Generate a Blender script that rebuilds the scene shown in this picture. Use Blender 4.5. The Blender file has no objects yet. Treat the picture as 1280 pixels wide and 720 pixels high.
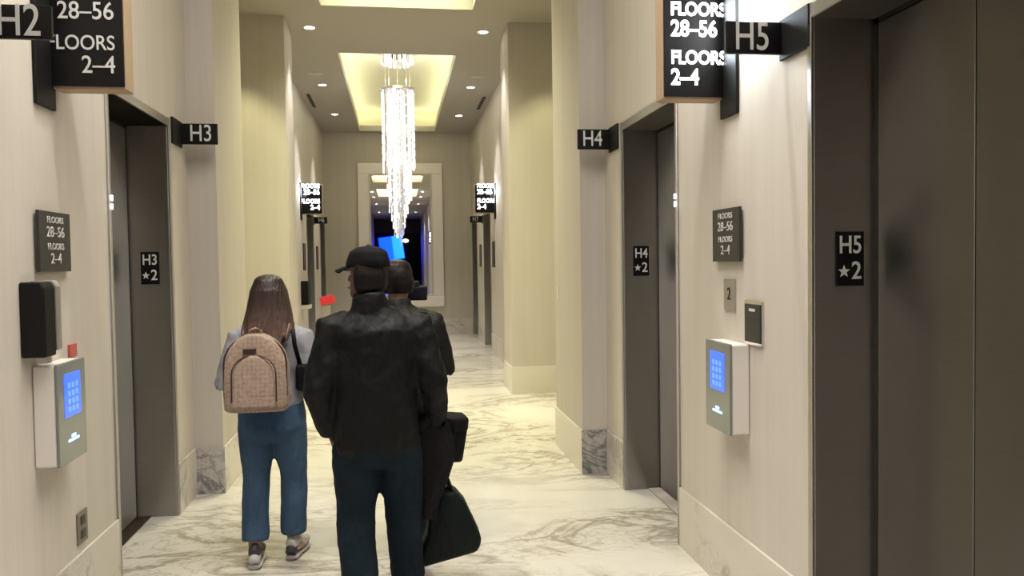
import bpy, bmesh, math, random
from mathutils import Vector, Matrix, Euler
PI = math.pi
random.seed(7)
C = bpy.context.scene.collection
sc = bpy.context.scene

# ------------------------------------------------------------------ camera, world, exposure
CAM = Vector((-.061, 0, 1.68)); YAW, PITCH, ROLL = .1419, -.033, .0146
def cam_ray(a, b):
    cy, sy, c, s, cr, sr = math.cos(YAW), math.sin(YAW), math.cos(PITCH), math.sin(PITCH), math.cos(ROLL), math.sin(ROLL)
    U = a*cr - b*sr; V = a*sr + b*cr
    yf = c + V*s; z = s - V*c
    return Vector((U*cy + yf*sy, -U*sy + yf*cy, z))
cd = bpy.data.cameras.new('camera'); cam = bpy.data.objects.new('camera', cd); C.objects.link(cam)
cd.sensor_width = 36; cd.lens = 1000/1280*36; cd.clip_start = .05; cd.clip_end = 200
fw = cam_ray(0, 0); rt = (cam_ray(1, 0) - fw).normalized(); up = (fw - cam_ray(0, 1)).normalized(); fw.normalize()
M4 = Matrix((rt, up, -fw)).transposed().to_4x4(); M4.translation = CAM
cam.matrix_world = M4
sc.camera = cam
w = bpy.data.worlds.new('world'); sc.world = w; w.use_nodes = True
w.node_tree.nodes['Background'].inputs[0].default_value = (.9, .85, .8, 1)
w.node_tree.nodes['Background'].inputs[1].default_value = .05
sc.view_settings.view_transform = 'Standard'; sc.view_settings.look = 'None'
sc.view_settings.gamma = 1; sc.view_settings.use_curve_mapping = False
sc.view_settings.exposure = 1.0
sc.cycles.use_denoising = True
sc.cycles.max_bounces = 8; sc.cycles.diffuse_bounces = 4; sc.cycles.glossy_bounces = 4
sc.cycles.sample_clamp_indirect = 4; sc.cycles.caustics_reflective = False; sc.cycles.caustics_refractive = False

# ------------------------------------------------------------------ dimensions (metres, corridor axis = +Y)
W = 1.561          # near lift walls
PX = 1.36          # piers
F = 1.684          # far lift walls
ZC = 4.67; ZD = 2.62; ZB = .345
RD = .255          # depth of the lift reveals
YB = 18.7
YPORT = -17.6

def area(name, loc, size, sizey, power, col, rot=(0, 0, 0), spread=PI):
    l = bpy.data.lights.new(name, 'AREA'); l.shape = 'RECTANGLE'; l.size = size; l.size_y = sizey
    l.energy = power; l.color = col; l.spread = spread
    o = bpy.data.objects.new(name, l); C.objects.link(o); o.location = loc; o.rotation_euler = rot
    return o
def spot(name, loc, power, col, ang=80, blend=.8, rot=(0, 0, 0), r=.05, parent=None):
    l = bpy.data.lights.new(name, 'SPOT'); l.energy = power; l.color = col; l.spot_size = math.radians(ang)
    l.spot_blend = blend; l.shadow_soft_size = r
    o = bpy.data.objects.new(name, l); C.objects.link(o); o.location = loc; o.rotation_euler = rot
    if parent: o.parent = parent
    return o
WARM = (1, .935, .875); NEUT = (1, .97, .935); YEL = (1, .95, .62); COOL = (.80, .90, 1)

# ceiling trays: (half width, y0, y1, strip power, down power, colour)
TRAYS = [(.84, 11.66, 18.4, 6.5, 12, YEL), (.88, 7.45, 9.55, 3.5, 78, YEL), (.84, .9, 4.6, 3, 66, NEUT)]
TRAY_H = .48
for hw, y0, y1, ps, pdn, col in TRAYS:
    zz = ZC + .215; L = y1 - y0
    for s in (-1, 1):
        area('cove_light', (s*(hw+.08), (y0+y1)/2, zz), .05, L, ps*L/6.7, col, (0, PI - s*.85, 0))
    area('cove_light', (0, y0-.08, zz), 2*hw, .05, ps*.25, col, (PI-.85, 0, 0))
    area('cove_light', (0, y1+.08, zz), 2*hw, .05, ps*.25, col, (PI+.85, 0, 0))
    area('tray_fill_light', (0, (y0+y1)/2, ZC+TRAY_H-.01), 2*hw-.1, L-.2, pdn, col, spread=(PI if y0 < 2 else 2.0))  # added downward fill panel, stands in for the tray's glow
# side bays between the piers
for s in (-1, 1):
    spot('bay_light', (s*1.95, 9.25, 4.60), 54 if s < 0 else 42, (1, .93, .52), 78, .5, (math.radians(6), 0, 0), .05)
    spot('bay_light', (s*1.95, 8.3, 4.60), 18, (1, .93, .55), 90, .6, (0, 0, 0), .05)

# ------------------------------------------------------------------ materials
MATS = {}
def mat(name, col=(.8, .8, .8), rough=.5, metal=0, emit=0, ecol=None, spec=None, sheen=0, coat=0):
    m = bpy.data.materials.new(name); m.use_nodes = True
    b = m.node_tree.nodes['Principled BSDF']
    b.inputs['Base Color'].default_value = (*col, 1); b.inputs['Roughness'].default_value = rough
    b.inputs['Metallic'].default_value = metal
    if spec is not None: b.inputs['Specular IOR Level'].default_value = spec
    if sheen: b.inputs['Sheen Weight'].default_value = sheen
    if coat: b.inputs['Coat Weight'].default_value = coat
    if emit:
        b.inputs['Emission Color'].default_value = (*(ecol or col), 1); b.inputs['Emission Strength'].default_value = emit
    MATS[name] = m
    return m
def nt(m): return m.node_tree.nodes, m.node_tree.links, m.node_tree.nodes['Principled BSDF']
def coords(m, scale, kind='Object', rot=(0, 0, 0)):
    n, l, b = nt(m)
    tc = n.new('ShaderNodeTexCoord'); mp = n.new('ShaderNodeMapping')
    mp.inputs['Scale'].default_value = scale; mp.inputs['Rotation'].default_value = rot
    l.new(tc.outputs[kind], mp.inputs[0]); return mp.outputs[0]
def noise(m, vec, scale, detail=4, rough=.5, dist=0):
    n, l, b = nt(m); t = n.new('ShaderNodeTexNoise')
    t.inputs['Scale'].default_value = scale; t.inputs['Detail'].default_value = detail
    t.inputs['Roughness'].default_value = rough; t.inputs['Distortion'].default_value = dist
    l.new(vec, t.inputs['Vector']); return t.outputs['Fac']
def ramp(m, fac, stops):
    n, l, b = nt(m); r = n.new('ShaderNodeValToRGB'); e = r.color_ramp.elements
    while len(e) < len(stops): e.new(.5)
    for el, (p, c) in zip(e, stops): el.position = p; el.color = (*c, 1)
    l.new(fac, r.inputs[0]); return r.outputs[0]
def bump(m, h, strength, dist=.01):
    n, l, b = nt(m); bp = n.new('ShaderNodeBump'); bp.inputs['Strength'].default_value = strength
    bp.inputs['Distance'].default_value = dist; l.new(h, bp.inputs['Height']); l.new(bp.outputs[0], b.inputs['Normal'])
def mixc(m, fac, c1, c2, mode='MIX'):
    n, l, b = nt(m); x = n.new('ShaderNodeMix'); x.data_type = 'RGBA'; x.blend_type = mode
    for s, v in ((x.inputs[0], fac), (x.inputs[6], c1), (x.inputs[7], c2)):
        if hasattr(v, 'node'): l.new(v, s)
        elif isinstance(v, (int, float)): s.default_value = v
        else: s.default_value = (*v, 1)
    return x.outputs[2]

def wall_mat(name, c1, c2):
    m = mat(name, c1, .62, spec=.3); n, l, b = nt(m)
    v = coords(m, (6, 6, .12)); f = noise(m, v, 1.6, 5, .55, .3)
    v2 = coords(m, (60, 60, 1.2)); f2 = noise(m, v2, 1.0, 3)
    c = ramp(m, f, [(.3, c2), (.7, c1)])
    c = mixc(m, .035, c, ramp(m, f2, [(.3, (.3, .27, .22)), (.7, (1, .97, .9))]), 'OVERLAY')
    l.new(c, b.inputs['Base Color']); bump(m, f2, .03, .002); return m
mWall = wall_mat('beige_vinyl_wallcovering', (.62, .575, .515), (.58, .535, .475))
mPier = wall_mat('pier_wallcovering', (.53, .49, .435), (.49, .45, .395))
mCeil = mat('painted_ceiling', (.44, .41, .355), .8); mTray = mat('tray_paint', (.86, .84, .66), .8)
mGrey = wall_mat('taupe_wallcovering', (.56, .52, .45), (.52, .48, .41))

def marble(name, base, mid, vein, stretch, sc1, rough, rot=(0, 0, 0), dens=(.46, .54)):
    m = mat(name, base, rough, spec=.45); n, l, b = nt(m)
    v = coords(m, stretch, rot=rot)
    f1 = noise(m, v, sc1, 8, .62, 1.4)
    f2 = noise(m, v, sc1*2.7, 8, .65, 2.2)
    f3 = noise(m, v, sc1*.5, 4, .5, .6)
    # veins where the noise crosses its middle
    def band(f, wd):
        a = n.new('ShaderNodeMath'); a.operation = 'SUBTRACT'; l.new(f, a.inputs[0]); a.inputs[1].default_value = .5
        c = n.new('ShaderNodeMath'); c.operation = 'ABSOLUTE'; l.new(a.outputs[0], c.inputs[0])
        d = n.new('ShaderNodeMapRange'); l.new(c.outputs[0], d.inputs[0]); d.inputs[1].default_value = 0
        d.inputs[2].default_value = wd; d.inputs[3].default_value = 1; d.inputs[4].default_value = 0; return d.outputs[0]
    def mul(x, y):
        a = n.new('ShaderNodeMath'); a.operation = 'MULTIPLY'
        l.new(x, a.inputs[0])
        if hasattr(y, 'node'): l.new(y, a.inputs[1])
        else: a.inputs[1].default_value = y
        return a.outputs[0]
    patch = n.new('ShaderNodeMapRange'); l.new(f3, patch.inputs[0]); patch.inputs[1].default_value = dens[0]; patch.inputs[2].default_value = dens[1]
    c = mixc(m, ramp(m, f3, [(.35, (0, 0, 0)), (.75, (.8, .8, .8))]), base, mid)
    c = mixc(m, mul(mul(band(f1, .045), patch.outputs[0]), .8), c, vein)
    c = mixc(m, mul(mul(band(f2, .03), patch.outputs[0]), .5), c, vein)
    l.new(c, b.inputs['Base Color']); return m
mFloor = marble('polished_marble_floor', (.67, .645, .585), (.56, .53, .465), (.24, .20, .15), (.62, 1.35, 1), 1.25, .22, (0, 0, .32), (.42, .58))
mBase = marble('marble_base', (.66, .62, .55), (.55, .52, .47), (.34, .31, .28), (1, 1, 1.6), 1.6, .3, (0, .3, .2))
mVein = marble('veined_marble_base', (.46, .44, .41), (.32, .30, .28), (.07, .07, .075), (1, 1, 1), 2.6, .3, (.5, .3, .7), (.25, .45))

def steel(name, col, rough):
    m = mat(name, col, rough, 1); n, l, b = nt(m)
    f = noise(m, coords(m, (3, 3, 160)), 2, 3)
    f2 = noise(m, coords(m, (1.2, 1.2, .7)), 1.5, 3)
    c = mixc(m, .25, col, ramp(m, f, [(.3, tuple(x*.7 for x in col)), (.7, tuple(min(1, x*1.25) for x in col))]))
    c = mixc(m, .30, c, ramp(m, f2, [(.3, tuple(x*.65 for x in col)), (.7, tuple(min(1, x*1.2) for x in col))]))
    l.new(c, b.inputs['Base Color'])
    r = n.new('ShaderNodeMapRange'); l.new(f, r.inputs[0]); r.inputs[3].default_value = rough-.06; r.inputs[4].default_value = rough+.08
    l.new(r.outputs[0], b.inputs['Roughness'])
    # brushed: reflections smear sideways
    g = n.new('ShaderNodeNewGeometry'); x = n.new('ShaderNodeVectorMath'); x.operation = 'CROSS_PRODUCT'
    l.new(g.outputs['Normal'], x.inputs[0]); x.inputs[1].default_value = (.03, .06, 1)
    l.new(x.outputs[0], b.inputs['Tangent']); b.inputs['Anisotropic'].default_value = 1.0; b.inputs['Anisotropic Rotation'].default_value = .25
    return m
mSteel = steel('brushed_bronze_steel', (.25, .235, .22), .45)
mJamb = steel('brushed_dark_steel', (.60, .575, .55), .43)
mHead = steel('brushed_head_dimmed', (.09, .08, .07), .45)  # darkened copy of the frame steel, dims the soffit's reflection through colour
mTrim = steel('satin_steel_trim', (.42, .38, .33), .35)
mDark = mat('shadow_gap', (.02, .018, .016), .6)
mBlack = mat('black_sign_face', (.004, .0035, .0035), .4, spec=.25); mBlackM = mat('black_matte', (.005, .005, .005), .55, spec=.25)
mLetter = mat('pale_lettering', (.62, .62, .60), .5)
mLetterLit = mat('lit_lettering', (1, 1, 1), .5, emit=5, ecol=(.86, .93, 1))
mBronze = mat('bronze_sign_edge', (.42, .30, .19), .5); mPlateGrey = mat('grey_sign_plate', (.045, .042, .038), .45, spec=.3)
mPlateEdge = mat('bronze_plate_edge', (.22, .19, .16), .4, .6)
mWhite = mat('white_plastic', (.80, .76, .70), .4); mGlass = mat('grey_green_glass', (.20, .22, .205), .15, spec=.6)
mBlue = mat('blue_touchscreen', (.02, .05, .2), .2, emit=2.6, ecol=(.010, .036, .5)); mBlueK = mat('screen_keys', (.1, .2, .6), .2, emit=2.6, ecol=(.018, .060, .5))
mIcon = mat('glowing_icon', (.1, .3, .9), .2, emit=1.8, ecol=(.25, .55, 1))
mChrome = mat('chrome', (.75, .74, .72), .12, 1); mSilver = mat('silver_plate', (.50, .48, .45), .35, .8)
mMirror = mat('mirror_glass', (.9, .9, .88), .01, 1)
mFrame = mat('champagne_frame', (.78, .73, .66), .38, .15)
mFrameIn = mat('frame_moulding', (.60, .54, .46), .3, .4)
mLampOn = mat('downlight_lens', (1, .97, .9), .5, emit=12, ecol=(1, .93, .82)); mLampOff = mat('lamp_trim', (.55, .51, .46), .5)
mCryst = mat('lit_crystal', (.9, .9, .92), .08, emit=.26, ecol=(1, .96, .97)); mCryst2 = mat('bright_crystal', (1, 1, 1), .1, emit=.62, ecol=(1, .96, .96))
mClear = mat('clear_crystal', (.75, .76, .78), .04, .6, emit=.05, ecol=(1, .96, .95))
mRed = mat('red_card', (.45, .01, .02), .5); mRedDim = mat('red_plastic', (.55, .10, .09), .3)
mCyan = mat('video_screen', (.02, .3, .8), .3, emit=7, ecol=(.0008, .013, 1)); mCyan2 = mat('video_screen_bright', (.05, .5, .9), .3, emit=7, ecol=(.002, .040, 1))
mCarpet = mat('dark_carpet', (.05, .035, .03), .9); mLobby = mat('dark_lobby_wall', (.06, .048, .04), .7)
mIndic = mat('indicator_lens', (1, 1, 1), .3, emit=1.5, ecol=(.95, .97, 1))
# cloth
def cloth(name, col, col2, sc_=40, rough=.8, sheen=.2, stretch=(1, 1, 1), bs=.25, spec=.2):
    m = mat(name, col, rough, spec=spec); n, l, b = nt(m)
    f = noise(m, coords(m, stretch), sc_, 5, .6); l.new(ramp(m, f, [(.35, col2), (.65, col)]), b.inputs['Base Color'])
    bump(m, noise(m, coords(m, (6, 6, 3)), 1.6, 3, .5, .8), bs, .05); return m
mJacket = cloth('black_nylon_jacket', (.0022, .002, .0023), (.0015, .0015, .0018), 6, .6, 0, bs=.35, spec=.25)
mTrou = cloth('dark_teal_trousers', (.007, .016, .025), (.005, .012, .018), 8, .85, .1, bs=.5)
mSweat = cloth('grey_sweatshirt', (.33, .33, .352), (.28, .28, .30), 7, .9, .2, bs=.6)
mDenim = cloth('blue_denim', (.075, .135, .215), (.035, .07, .125), 3.2, .9, .15, (1, 1, .5), bs=.5)
mGJack = cloth('charcoal_jacket', (.013, .013, .011), (.009, .009, .008), 6, .6, .05, bs=.6)
mSkin = mat('skin', (.34, .20, .15), .5); mSkinD = mat('tanned_skin', (.16, .085, .06), .5); mLip = mat('lips', (.42, .16, .14), .5)
mEyeW = mat('eye_white', (.8, .78, .75), .2); mEyeD = mat('eye_iris', (.05, .03, .02), .1)
mCap = cloth('black_cap_cloth', (.003, .003, .0032), (.002, .002, .0022), 30, .8, .1)
mHairD = cloth('dark_hair', (.012, .007, .006), (.005, .003, .003), 5, .45, 0, (12, 12, 1), .5)
mShoeW = mat('white_sneaker', (.62, .60, .57), .6); mShoeD = mat('dark_shoe_panel', (.05, .045, .05), .6); mSole = mat('shoe_sole', (.55, .53, .5), .7)
mBagBlk = cloth('black_bag_nylon', (.004, .0035, .004), (.0025, .0025, .003), 12, .6, .05, bs=.5)
mBagGrn = cloth('dark_green_bag', (.003, .008, .0072), (.002, .005, .0048), 8, .55, .05, bs=.6)
mCoat = cloth('dark_plum_coat', (.006, .0045, .006), (.0035, .003, .0038), 7, .75, .1, bs=.8)
def hair_mat():
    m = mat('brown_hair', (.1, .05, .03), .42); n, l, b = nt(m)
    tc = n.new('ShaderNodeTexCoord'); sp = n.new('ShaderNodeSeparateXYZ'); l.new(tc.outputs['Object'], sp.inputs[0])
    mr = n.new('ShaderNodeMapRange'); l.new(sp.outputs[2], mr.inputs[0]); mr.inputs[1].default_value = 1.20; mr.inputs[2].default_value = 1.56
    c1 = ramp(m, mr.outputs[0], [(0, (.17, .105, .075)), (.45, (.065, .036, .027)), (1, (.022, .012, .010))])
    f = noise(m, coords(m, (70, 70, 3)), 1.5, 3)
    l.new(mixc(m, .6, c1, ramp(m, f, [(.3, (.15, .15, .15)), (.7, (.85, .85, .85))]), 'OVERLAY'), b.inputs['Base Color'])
    bump(m, f, .6, .01); return m
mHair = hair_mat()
def quilt_mat():
    m = mat('tan_patterned_canvas', (.40, .26, .17), .6); n, l, b = nt(m)
    v = coords(m, (1, 1, 1), rot=(0, PI/4, 0)); ck = n.new('ShaderNodeTexChecker'); ck.inputs['Scale'].default_value = 62
    l.new(v, ck.inputs[0])
    sp = coords(m, (1, 1, 1)); f = noise(m, sp, 60, 2)
    c = mixc(m, ck.outputs['Fac'], (.34, .235, .165), (.26, .17, .115))
    l.new(mixc(m, .25, c, ramp(m, f, [(.3, (.25, .2, .15)), (.7, (.7, .6, .5))])), b.inputs['Base Color']); return m
mTan = quilt_mat(); mTanP = mat('tan_leather', (.28, .175, .115), .5); mBrownL = mat('dark_brown_leather', (.045, .02, .015), .4)

# ------------------------------------------------------------------ mesh helpers
def add_box(bm, x0, x1, y0, y1, z0, z1, bev=0):
    g = bmesh.ops.create_cube(bm, size=1)['verts']
    bmesh.ops.scale(bm, vec=(abs(x1-x0), abs(y1-y0), abs(z1-z0)), verts=g)
    bmesh.ops.translate(bm, vec=((x0+x1)/2, (y0+y1)/2, (z0+z1)/2), verts=g)
    if bev:
        es = list({e for v in g for e in v.link_edges})
        bmesh.ops.bevel(bm, geom=es, offset=bev, segments=3, affect='EDGES', profile=.5)
    return g
def add_cyl(bm, p0, p1, r0, r1=None, n=16):
    return add_tube(bm, [p0, p1], [r0, r0 if r1 is None else r1], n)
def add_tube(bm, pts, rad, n=14, ref=None, sq=1.0):
    """closed loft of elliptic rings; rad entries: r or (a, b), a along the side axis"""
    pts = [Vector(p) for p in pts]; rings = []
    for i, p in enumerate(pts):
        t = (pts[min(i+1, len(pts)-1)] - pts[max(i-1, 0)]).normalized()
        rf = Vector(ref) if ref else (Vector((0, 1, 0)) if abs(t.y) < .8 else Vector((0, 0, 1)))
        s = (t.cross(rf)).normalized()*-1 if t.z < 0 else t.cross(rf).normalized()
        u = s.cross(t).normalized(); r = rad[i]; a, b = (r, r) if not isinstance(r, tuple) else r
        ring = []
        for k in range(n):
            th = 2*PI*k/n; c, q = math.cos(th), math.sin(th)
            if sq != 1: c = math.copysign(abs(c)**sq, c); q = math.copysign(abs(q)**sq, q)
            ring.append(bm.verts.new(p + s*a*c + u*b*q))
        rings.append(ring)
    for r0, r1 in zip(rings, rings[1:]):
        for k in range(n): bm.faces.new((r0[k], r0[(k+1) % n], r1[(k+1) % n], r1[k]))
    bm.faces.new(rings[0][::-1]); bm.faces.new(rings[-1])
    return rings
def add_ball(bm, c, r, seg=16):
    g = bmesh.ops.create_uvsphere(bm, u_segments=seg, v_segments=max(8, seg//2), radius=1)['verts']
    bmesh.ops.scale(bm, vec=r if isinstance(r, tuple) else (r, r, r), verts=g)
    bmesh.ops.translate(bm, vec=c, verts=g); return g
def prism(bm, poly, axis, a, b):
    """poly in the plane across axis, extruded from a to b"""
    def P(u, v, t): return {'x': (t, u, v), 'y': (u, t, v), 'z': (u, v, t)}[axis]
    A = [bm.verts.new(P(u, v, a)) for u, v in poly]; B = [bm.verts.new(P(u, v, b)) for u, v in poly]; n = len(poly)
    bm.faces.new(A); bm.faces.new(B[::-1])
    for i in range(n): bm.faces.new((A[i], B[i], B[(i+1) % n], A[(i+1) % n]))
def obj(name, bm, m, parent=None, smooth=False, remesh=0, bevel=0, subsurf=0, disp=0, dscale=.2):
    bmesh.ops.recalc_face_normals(bm, faces=bm.faces)
    me = bpy.data.meshes.new(name); bm.to_mesh(me); bm.free(); me.materials.append(m)
    if smooth:
        for p in me.polygons: p.use_smooth = True
    o = bpy.data.objects.new(name, me); C.objects.link(o)
    if parent: o.parent = parent
    if bevel:
        b = o.modifiers.new('b', 'BEVEL'); b.width = bevel; b.segments = 2; b.limit_method = 'ANGLE'
    if remesh:
        r = o.modifiers.new('r', 'REMESH'); r.mode = 'VOXEL'; r.voxel_size = remesh; r.use_smooth_shade = True
        s = o.modifiers.new('s', 'SMOOTH'); s.factor = .5; s.iterations = max(2, int(.05/remesh))
    if subsurf:
        s = o.modifiers.new('ss', 'SUBSURF'); s.levels = subsurf; s.render_levels = subsurf
    if disp:
        t = bpy.data.textures.new(name+'_folds', 'CLOUDS'); t.noise_scale = dscale; t.noise_depth = 2
        d = o.modifiers.new('d', 'DISPLACE'); d.texture = t; d.strength = disp; d.mid_level = .5
    return o
def tag(o, label=None, cat=None, group=None, kind=None):
    if label: o['label'] = label
    if cat: o['category'] = cat
    if group: o['group'] = group
    if kind: o['kind'] = kind
    return o
def empty(name, loc, label, cat, group=None, rz=0, kind=None):
    o = bpy.data.objects.new(name, None); C.objects.link(o); o.location = loc; o.rotation_euler.z = rz
    o.empty_display_size = .1
    return tag(o, label, cat, group, kind)
def boxes(name, lst, m, parent=None, kind=None, bevel=0):
    bm = bmesh.new()
    for b in lst: add_box(bm, *b)
    o = obj(name, bm, m, parent, bevel=bevel)
    if kind: o['kind'] = kind
    return o
def bx(name, b, m, parent=None, bevel=0, bev=0):
    bm = bmesh.new(); add_box(bm, *b, bev=bev); return obj(name, bm, m, parent, bevel=bevel, smooth=False)
def lettering(txt, size, m, parent, loc, rot, align='CENTER', name='lettering', ext=.0012, star=False, sx=1.0, weight=0):
    cu = bpy.data.curves.new('t', 'FONT'); cu.body = txt; cu.size = size; cu.align_x = align; cu.align_y = 'CENTER'
    cu.extrude = ext; cu.space_line = .95; cu.offset = weight
    to = bpy.data.objects.new('t', cu); C.objects.link(to)
    dg = bpy.context.evaluated_depsgraph_get(); me = bpy.data.meshes.new_from_object(to.evaluated_get(dg))
    bpy.data.objects.remove(to)
    me.materials.clear(); me.materials.append(m)
    o = bpy.data.objects.new(name, me); C.objects.link(o); o.parent = parent; o.location = loc; o.rotation_euler = rot
    o.scale = (sx, 1, 1)
    return o
def star_bm(r, t):
    bm = bmesh.new(); pts = []
    for k in range(10):
        a = PI/2 + k*PI/5; q = r if k % 2 == 0 else r*.42; pts.append((q*math.cos(a), q*math.sin(a)))
    prism(bm, pts, 'z', -t, t); return bm
FACE = (PI/2, 0, 0)                       # text facing -Y
def wall_rot(s): return (PI/2, 0, PI/2) if s < 0 else (PI/2, 0, -PI/2)   # text on the left / right wall

# ------------------------------------------------------------------ the room
def S(o, label): o['label'] = label; return o
boxes('floor', [(-6, 6, YPORT, YB+.3, -.12, 0)], mFloor, kind='structure')
# ceiling with tray openings
cb = []; ys = [YPORT]
for hw, y0, y1, *_ in sorted(TRAYS, key=lambda t: t[1]):
    cb.append((-4, 4, ys[-1], y0, ZC, ZC+.12)); cb += [(-4, -hw, y0, y1, ZC, ZC+.12), (hw, 4, y0, y1, ZC, ZC+.12)]; ys.append(y1)
cb.append((-4, 4, ys[-1], YB+.2, ZC, ZC+.12))
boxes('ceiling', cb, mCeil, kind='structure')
for i, (hw, y0, y1, *_) in enumerate(TRAYS):
    o = .14; z0 = ZC+.12; z1 = ZC+TRAY_H
    L = [(-hw-o-.05, -hw-o, y0-o, y1+o, z0, z1), (hw+o, hw+o+.05, y0-o, y1+o, z0, z1), (-hw-o, hw+o, y0-o-.05, y0-o, z0, z1),
         (-hw-o, hw+o, y1+o, y1+o+.05, z0, z1), (-hw-o-.05, hw+o+.05, y0-o-.05, y1+o+.05, z1, z1+.05),
         (-hw-.02, -hw, y0, y1, z0, z0+.06), (hw, hw+.02, y0, y1, z0, z0+.06), (-hw, hw, y0-.02, y0, z0, z0+.06), (-hw, hw, y1, y1+.02, z0, z0+.06)]
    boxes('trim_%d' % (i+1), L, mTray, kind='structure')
NEAR = [(1.82, 2.95), (4.49, 5.62)]; FAR = [(14.95, 16.1), (17.5, 18.6)]
for s, side in ((-1, 'left'), (1, 'right')):
    T = .34
    def b(xa, xb, y0, y1, z0, z1): return (min(s*xa, s*xb), max(s*xa, s*xb), y0, y1, z0, z1)
    L = []; y = YPORT
    for y0, y1 in NEAR: L += [b(W, W+T, y, y0, 0, ZC), b(W, W+T, y0, y1, ZD, ZC)]; y = y1
    L.append(b(W, W+T, y, 6.12, 0, ZC))
    S(boxes('wall_%s' % side, L, mWall, kind='structure'), '%s wall with the near elevator openings' % side)
    S(boxes('wall_%s_pier' % side, [b(PX, 3.6, 6.12, 7.17, 0, ZC)], mPier, kind='structure'), '%s pier beyond the near elevators' % side)
    S(boxes('wall_%s_far_pier' % side, [b(PX, 3.6, 10.0, 10.76, 0, ZC)], mPier, kind='structure'), '%s pier beyond the side bay' % side)
    S(boxes('wall_%s_bay' % side, [b(3.4, 3.6, 7.17, 10.0, 0, ZC)], mPier, kind='structure'), 'end wall of the %s side bay' % side)
    L = []; y = 10.76
    for y0, y1 in FAR: L += [b(F, F+T, y, y0, 0, ZC), b(F, F+T, y0, y1, ZD, ZC)]; y = y1
    L.append(b(F, F+T, y, YB+.1, 0, ZC))
    S(boxes('wall_%s_far' % side, L, mWall, kind='structure'), '%s wall with the far elevator openings' % side)
    # marble bases
    t = .014
    L = []; y = -8
    for y0, y1 in NEAR: L.append(b(W-t, W, y, y0-.03, 0, ZB)); y = y1+.03
    L.append(b(W-t, W, y, 6.12-t-.003, 0, ZB))
    boxes('baseboard_%s' % side, L, mBase, kind='structure', bevel=.003)
    boxes('baseboard_%s_pier' % side, [b(PX-t, PX, 6.12-t+.001, 7.17, 0, ZB-.001)], mBase, kind='structure', bevel=.003)
    boxes('baseboard_%s_pier_front' % side, [b(PX-t+.001, W, 6.12-t-.002, 6.12, 0, ZB)], mVein, kind='structure', bevel=.003)
    boxes('baseboard_%s_far_pier' % side, [b(PX-t, 3.4, 10-t, 10, 0, ZB), b(PX-t, PX, 10, 10.76, 0, ZB)], mBase, kind='structure', bevel=.003)
    L = []; y = 10.76
    for y0, y1 in FAR: L.append(b(F-t, F, y, y0-.03, 0, ZB)); y = y1+.03
    boxes('baseboard_%s_far' % side, L, mBase, kind='structure', bevel=.003)
S(boxes('wall_back', [(-2.1, 2.1, YB, YB+.2, 0, ZC)], mGrey, kind='structure'), 'end wall of the corridor')
boxes('baseboard_back', [(-F+.02, F-.02, YB-.014, YB, 0, .37)], mBase, kind='structure', bevel=.003)
# lobby behind the camera, seen in the mirror
boxes('wall_lobby', [(-6, 6, -27.2, -27, 0, 5.5), (-6.2, -6, -27, YPORT, 0, 5.5), (6, 6.2, -27, YPORT, 0, 5.5), (-6, 6, -27, YPORT, 5.5, 5.6),
      (-6, -W, YPORT-.2, YPORT, 0, 5.5), (W, 6, YPORT-.2, YPORT, 0, 5.5), (-W, W, YPORT-.2, YPORT, 3.75, 5.5)], mLobby, kind='structure')
boxes('floor_lobby', [(-6, 6, -27, YPORT, -.12, 0)], mCarpet, kind='structure')

# ------------------------------------------------------------------ elevators (the room's doors)
nd = 0
def elevator(s, x, y0, y1, label):
    global nd; nd += 1
    r = empty('door_%d' % nd, (s*x, (y0+y1)/2, 0), label, 'elevator door', kind='structure')
    h = (y1-y0)/2
    def B(xa, xb, ya, yb, z0, z1): return (min(s*xa, s*xb), max(s*xa, s*xb), ya, yb, z0, z1)
    boxes('door_frame', [B(0, RD, h-.006, h, 0, ZD), B(0, RD, -h, -h+.006, 0, ZD),
          B(-.012, 0, h-.006, h+.024, 0, ZD+.05), B(-.012, 0, -h-.024, -h+.006, 0, ZD+.05), B(-.012, 0, -h+.006, h-.006, ZD-.006, ZD+.045)], mJamb, r, bevel=.0015)
    boxes('head_lining', [B(0, RD, -h+.006, h-.006, ZD-.007, ZD)], mHead, r)
    boxes('shadow_gap', [B(RD, RD+.02, h-.03, h-.006, 0, ZD), B(RD, RD+.02, -h+.006, -h+.03, 0, ZD), B(RD, RD+.02, -h, h, ZD-.03, ZD)], mDark, r)
    for a, c in ((-h+.022, -.002), (.002, h-.022)):
        boxes('door_panel', [B(RD, RD+.03, a, c, .012, ZD-.022)], mSteel, r, bevel=.003)
    boxes('sill', [B(RD-.09, RD+.03, -h+.01, h-.01, .0, .008)], mTrim, r)
    return r
for s, side in ((-1, 'left'), (1, 'right')):
    elevator(s, W, *NEAR[0], '%s elevator door beside the camera%s' % (side, ', numbered H5' if s > 0 else ', numbered H2'))
    elevator(s, W, *NEAR[1], '%s steel elevator door numbered %s' % (side, 'H4' if s > 0 else 'H3'))
    elevator(s, F, *FAR[0], 'dark elevator door in the far %s wall' % side)
    elevator(s, F, *FAR[1], 'dark elevator door in the far %s wall next to the end wall' % side)
# tiny lit indicators on the near trims
for s, side, oth in ((-1, 'left', 'H3'), (1, 'right', 'H4')):
    bm = bmesh.new()
    for dz in (0, .045): add_box(bm, s*(W-.02)-.004, s*(W-.02)+.004, 4.47, 4.485, 1.985+dz, 2.015+dz)
    tag(obj('indicator_light', bm, mIndic), 'tiny white indicator light on the trim of the %s door on the %s' % (oth, side), 'indicator light')

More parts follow.
